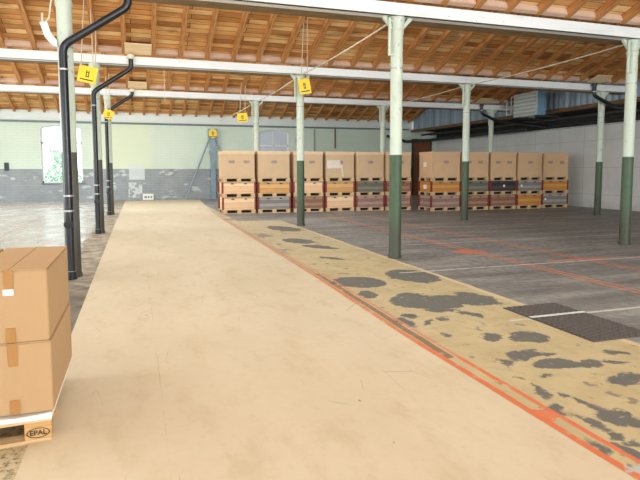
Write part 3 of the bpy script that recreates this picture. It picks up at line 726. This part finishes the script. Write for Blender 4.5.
def carton(x, y, z, w, labs, mat, lab, film=False):
    p = tag(obj('pallet', pallet_mesh(w, DEP), [M['pallet'], M['slot_shade']]), 'wooden pallet under ' + lab[1], 'pallet', 'pallets under the tall top cartons'); p.location = (x, y, z)
    t = thing('cardboard_box', lab[0], 'box', (x, y, z + .145), 'tall cartons on top of the stacks'); h = .985
    bm = B(); box(bm, .01, w - .01, .02, DEP - .02, 0, h, .012); obj('box_body', bm, M[mat], t)
    bm = B(); box(bm, -.005, w + .005, .005, DEP - .005, h - .11, h + .015, .012); obj('box_lid', bm, M['lid' if mat == 'card' else 'cardr'], t)
    for fx in labs:
        bm = B()
        for r in range(3): box(bm, fx * w - .11, fx * w + .11, .0165, .0195, h * .56 + r * .035, h * .56 + r * .035 + .024)
        obj('printed_label', bm, M['gray_print'], t)
    if film:
        bm = B()
        box(bm, .03, w * .5, .008, .0175, h * .36, h * .68, .003)
        prism(bm, [(w * .4, h * .42), (w * .56, h * .5), (w * .62, h * .05), (w * .58, h * .02), (w * .53, h * .38)], 'y', .01, .0185)
        obj('stretch_film', bm, M['film'], t)
    return t
ORD = ['first', 'second', 'third', 'fourth', 'fifth', 'sixth', 'seventh', 'eighth', 'ninth', 'tenth', 'eleventh']
ST = [  # x, y, width, bottom, middle, labels, film, notes(bottom, middle)
    (3.90, 11.22, 1.20, 'pine', 'pine', [.28, .74], False, None, None),
    (5.20, 11.12, 1.22, 'greyw', 'pine2', [.5], False, None, None),
    (6.56, 11.08, 1.17, 'brown', 'pine', [.62], False, None, None),
    (7.84, 11.03, 1.16, 'pine', 'pine2', [.5], True, None, None),
    (9.08, 10.95, 1.16, 'mauve', 'olive', [.5], False, None, None),
    (10.31, 10.85, 1.08, 'mauve', 'brown', [.6], False, None, None),
    (11.76, 9.86, 1.27, 'mauve', 'orange', [.5], False, None, None),
    (13.12, 9.86, 1.23, 'brown', 'olive', [.25, .68], False, None, None),
    (14.44, 9.84, 1.22, 'brown', 'blackw', [.28, .72], False, None, .52),
    (15.74, 9.84, 1.22, 'orange', 'greyw', [.5], False, None, .16),
    (17.05, 9.9, 1.3, 'greyw', 'orange', [.28, .74], False, .12, None)]
DESC = dict(pine='pale pine', greyw='weathered grey', brown='reddish-brown', mauve='mauve-brown', pine2='honey pine', olive='dark olive-grey', orange='orange pine', blackw='near-black')
for i, (x, y, w, b, m, labs, film, nb, nm) in enumerate(ST):
    s = ORD[i] + ' stack from the left'
    crate(x, y, 0, w, .60, b, '%s plank crate at the bottom of the %s' % (DESC[b], s), nb)
    crate(x + random.uniform(-.01, .01), y, .60, w, .565, m, '%s plank crate in the middle of the %s' % (DESC[m], s), nm)
    extra = ' with torn white film' if film else (' with two grey prints' if len(labs) == 2 else ' with one grey print')
    carton(x, y, 1.165, w, labs, 'card' if i < 6 else 'cardr', ('tall brown carton%s topping the %s' % (extra, s), 'the top carton of the %s' % s), film)
# labels on the side of the seventh stack
for o in list(D.objects):
    if o.type == 'EMPTY' and 'label' in o and 'seventh stack' in o['label'] and ('topping' in o['label'] or 'middle' in o['label']):
        top = 'topping' in o['label']; bm = B(); xx = .01 if top else .025
        box(bm, xx - .004, xx - .001, DEP * .42, DEP * .66, .42 if top else .25, .6 if top else .42); obj('side_label', bm, M['paper'], o)

# ---------------------------------------------------------------- big cartons on the pallet at lower left
X1, Y1 = .385, -5.5
t = thing('euro_pallet', 'worn wooden pallet with an oval stamp under the near brown cartons', 'pallet', (X1 - .01, Y1 + .005, 0.0))
bm = B()
W_, D_ = 1.2, .8
for k in range(5):
    y0 = k * (D_ - .14) / 4; box(bm, -W_, 0, y0, y0 + .14, .122, .144, .003)
obj('deck_board', bm, M['pallet'], t)
bm = B()
for k in range(3):
    x0 = -W_ + k * (W_ - .145) / 2; box(bm, x0, x0 + .145, 0, D_, .1, .122, .002)
obj('stringer_board', bm, M['orange'] if 0 else M['palletf'], t)
for i in range(3):
    for k in range(3):
        bm = B(); x0 = -W_ + i * (W_ - .145) / 2; y0 = k * (D_ - .1) / 2; box(bm, x0, x0 + .145, y0, y0 + .1, .022, .1, .004); obj('block', bm, M['palletf'], t)
bm = B()
for k in range(3):
    y0 = k * (D_ - .1) / 2; box(bm, -W_, 0, y0, y0 + .1, 0, .022, .002)
obj('bottom_board', bm, M['pallet'], t)
bm = B(); n = 28
ring = []
for k in range(n):
    a = 2 * PI * k / n
    ring.append([bm.verts.new((-.0725 + rx * math.cos(a), -.0012, .061 + rz * math.sin(a))) for rx, rz in ((.062, .031), (.056, .026))])
for k in range(n): bm.faces.new((ring[k][0], ring[(k + 1) % n][0], ring[(k + 1) % n][1], ring[k][1]))
obj('oval_stamp', bm, M['ink'], t)
cu = D.curves.new('EPAL', 'FONT'); cu.body = 'EPAL'; cu.size = .042; cu.align_x = 'CENTER'; cu.align_y = 'CENTER'; cu.offset = .0008; cu.extrude = .0005
to = D.objects.new('tmp', cu); C.objects.link(to); bpy.context.view_layer.update()
me = D.meshes.new_from_object(to.evaluated_get(bpy.context.evaluated_depsgraph_get())); D.objects.remove(to)
lo = link('stamp_lettering', me, M['ink'], t); lo.location = (-.0725, -.002, .061); lo.rotation_euler = (PI / 2, 0, 0)
t.rotation_euler = (0, 0, math.radians(3.5))
# foam sheet
bm = B(); N = 12
for i in range(N + 1):
    for j in range(7):
        x = -1.2 + 1.2 * i / N; y = -.02 + .84 * j / 6; zz = .006 * math.sin(i * 1.7 + j * 2.1)
        bm.verts.new((x, y, .03 + zz))
bm.verts.ensure_lookup_table()
for i in range(N):
    for j in range(6): bm.faces.new([bm.verts[q] for q in (i * 7 + j, (i + 1) * 7 + j, (i + 1) * 7 + j + 1, i * 7 + j + 1)])
r = bmesh.ops.extrude_face_region(bm, geom=bm.faces[:])
bmesh.ops.translate(bm, vec=(0, 0, -.03), verts=[v for v in r['geom'] if isinstance(v, bmesh.types.BMVert)])
for v in bm.verts:
    if v.co.z < .012: v.co.z = 0
o = obj('foam_sheet', bm, M['foam'], None, True); o.location = (X1 - .005, Y1, .146); tag(o, 'white padded sheet lying between the near pallet and the cartons', 'sheet')
def long_carton(x1, z, h, lab, d=1.0, w=.40):
    t = thing('shipping_carton', lab, 'box', (x1, Y1, z), 'long cartons on the near pallet')
    bm = B(); nx, ny, nz = 6, 8, 5
    box(bm, -w, 0, 0, d, 0, h)
    bmesh.ops.subdivide_edges(bm, edges=bm.edges[:], cuts=4, use_grid_fill=True)
    for v in bm.verts:
        fx = 1 - abs(2 * (-v.co.x / w) - 1) ** 2; fy = 1 - abs(2 * v.co.y / d - 1) ** 2; fz = 1 - abs(2 * v.co.z / h - 1) ** 2
        if v.co.x > -1e-5: v.co.x += .008 * fy * fz
        if v.co.y < 1e-5: v.co.y -= .006 * fx * fz
        if v.co.z > h - 1e-5: v.co.z += .0
    es = [e for e in bm.edges if len(e.link_faces) == 2 and e.calc_face_angle(0) > 1.2]
    bmesh.ops.bevel(bm, geom=es, offset=.006, segments=2, affect='EDGES')
    obj('carton_body', bm, M['cardn'], t, True)
    bm = B()  # top flaps meeting in the middle
    prism(bm, [(-w + .002, .0), (-w / 2 - .0025, 0), (-w / 2 - .0025, .005), (-w + .002, .004)], 'y', .0, d); obj('flap', bm, M['cardn'], t)
    bm = B(); prism(bm, [(-w / 2 + .0025, .0), (-.002, 0), (-.002, .004), (-w / 2 + .0025, .005)], 'y', .0, d); obj('flap', bm, M['cardn'], t)
    for c in t.children[-0:]:
        pass
    for c in [c for c in D.objects if c.parent == t and c.name.startswith('flap')]: c.location.z = h
    bm = B(); box(bm, -w / 2 - .025, -w / 2 + .025, -.008, -.0055, h - .13, h + .004); obj('tape', bm, M['tape'], t)
    bm = B(); box(bm, -w / 2 - .025, -w / 2 + .025, -.008, -.0055, .005, .09); obj('tape', bm, M['tape'], t)
    return t
ca = long_carton(X1, .612, .42, 'near brown carton on top, with a white sticker on its tape')
bm = B(); box(bm, -.23, -.175, -.0105, -.0085, .42 - .14, .42 - .105); obj('sticker', bm, M['paper'], ca)
long_carton(X1 + .005, .186, .42, 'near brown carton at the bottom, resting on the padded sheet')
long_carton(X1 - .42, .612, .42, 'upper neighbouring brown carton cut by the left edge of the photo')
long_carton(X1 - .42, .186, .42, 'lower neighbouring brown carton cut by the left edge of the photo')

# ---------------------------------------------------------------- ribbed floor mat on the right
t = thing('floor_grating', 'dark ribbed metal mat lying on the floor at right, crossed by a white stripe', 'mat', (4.88, -5.06, 0))
mw, ml = .74, 1.34
bm = B(); box(bm, 0, mw, 0, ml, .001, .009, .002); obj('mat_base', bm, M['rubber'], t)
bm = B(); k = -ml
while k < mw:
    for sgn in (1, -1):
        # diagonal rib clipped to the rectangle
        pts = []
        for s in range(0, 61):
            yy = ml * s / 60; xx = (k + yy) if sgn > 0 else (mw - k - yy)
            if 0.01 < xx < mw - .01: pts.append((xx, yy, .011))
        if len(pts) > 1:
            a, b = Vector(pts[0]), Vector(pts[-1]); d = (b - a).normalized(); nrm = Vector((-d.y, d.x, 0)) * .006
            v = [bm.verts.new(q) for q in (a - nrm, a + nrm, b + nrm, b - nrm)]; v2 = [bm.verts.new(q.co + Vector((0, 0, .004))) for q in v]
            for f in ((0, 1, 2, 3), ): bm.faces.new([v2[i] for i in f])
            for i in range(4): bm.faces.new((v[i], v[(i + 1) % 4], v2[(i + 1) % 4], v2[i]))
    k += .075
obj('ribs', bm, plain('rib_edge', srgb(112, 105, 102), .5, .1), t)
bm = B(); box(bm, 0, mw, .845, .9, .0152, .0165); obj('white_stripe', bm, M['walls'], t)

# ---------------------------------------------------------------- greenery seen through the far window
t = thing('shrub', 'pale green shrub outside the arched window at left', 'shrub', (-3.0, 25.5, -.2))
bm = B(); rnd = random.Random(3)
for k in range(900):
    a = rnd.uniform(0, 2 * PI); rr = rnd.uniform(0, 1) ** .5; z = rnd.uniform(.8, 3.0)
    if rnd.random() < .25 and z > 1.9: continue
    w = (1.1 if z < 2.0 else .7); c = Vector((rr * w * math.cos(a), rr * .8 * math.sin(a), z)); u = Vector((rnd.gauss(0, 1), rnd.gauss(0, 1), rnd.gauss(0, 1))).normalized() * .09; v = u.orthogonal().normalized() * .05
    bm.faces.new([bm.verts.new(c + q) for q in (-u, v, u, -v)])
obj('foliage', bm, M['leaf'], t)
bm = B(); tube(bm, [(0, 0, 0), (.05, 0, 1.2), (0, .05, 2.4)], [.05, .035, .015], 8); obj('stem', bm, M['bark'], t)

# ---------------------------------------------------------------- light
w = D.worlds.new('World'); bpy.context.scene.world = w; w.use_nodes = True
bg = w.node_tree.nodes['Background']; bg.inputs[0].default_value = (.90, .96, 1, 1); bg.inputs[1].default_value = 2.2
def area(name, loc, rot, sx, sy, e, col=(1, 1, 1)):
    l = D.lights.new(name, 'AREA'); l.shape = 'RECTANGLE'; l.size = sx; l.size_y = sy; l.energy = e; l.color = col
    o = D.objects.new(name, l); C.objects.link(o); o.location = loc; o.rotation_euler = rot; return o
E_SKY = [40, 90, 270, 290, 320, 580]
for (ya, yr, yb), e in zip(BAYS, E_SKY):
    zr = ZB + SL * (yb - yr); ang = math.atan2(zr - ZB, yr - ya); f = .55
    cy, cz = ya + (yr - ya) * f, ZB + (zr - ZB) * f
    off = .07
    area('roof_fill', (0.0, cy + math.sin(ang) * off, cz - math.cos(ang) * off), (ang, 0, 0), 16, (yr - ya) * .55, e, (.92, .99, 1))  # unseen fill lamp added under each roof bay, strength set per bay
for k, (a, b) in enumerate(LW):
    area('side_daylight', (XL + .03, (a + b) / 2, 2.45), (0, -PI / 2, 0), 2.8, 3.9, 170, (.91, .985, 1))
for k, (a, b) in enumerate(FW):
    area('front_fill', ((a + b) / 2, YF + .03, 2.45), (PI / 2, 0, 0), 3.9, 2.8, (110, 150, 560, 1150)[k], (.91, .985, 1))  # fill lamps added behind the camera, each strength set for its area

# ---------------------------------------------------------------- camera
cam = D.cameras.new('Camera'); co = D.objects.new('Camera', cam); C.objects.link(co)
cam.sensor_width = 36; cam.lens = 549.534 * 36 / 640; cam.shift_y = -25.23 / 640; cam.clip_start = .05; cam.clip_end = 300
r = Vector((.94836879, -.31716598, -.00154087)); u = Vector((.02713402, .07629206, .99671624)); f = Vector((.31600693, .94529639, -.080959))
co.matrix_world = Matrix(((r.x, u.x, -f.x, .888465), (r.y, u.y, -f.y, -8.987449), (r.z, u.z, -f.z, 1.6), (0, 0, 0, 1)))
sc = bpy.context.scene; sc.camera = co
sc.view_settings.view_transform = 'Standard'; sc.view_settings.look = 'None'; sc.view_settings.gamma = 1; sc.view_settings.use_curve_mapping = False
sc.view_settings.exposure = 0.18
try:
    sc.cycles.use_denoising = True; sc.cycles.sample_clamp_indirect = 6; sc.cycles.max_bounces = 8; sc.cycles.diffuse_bounces = 5
except Exception: pass
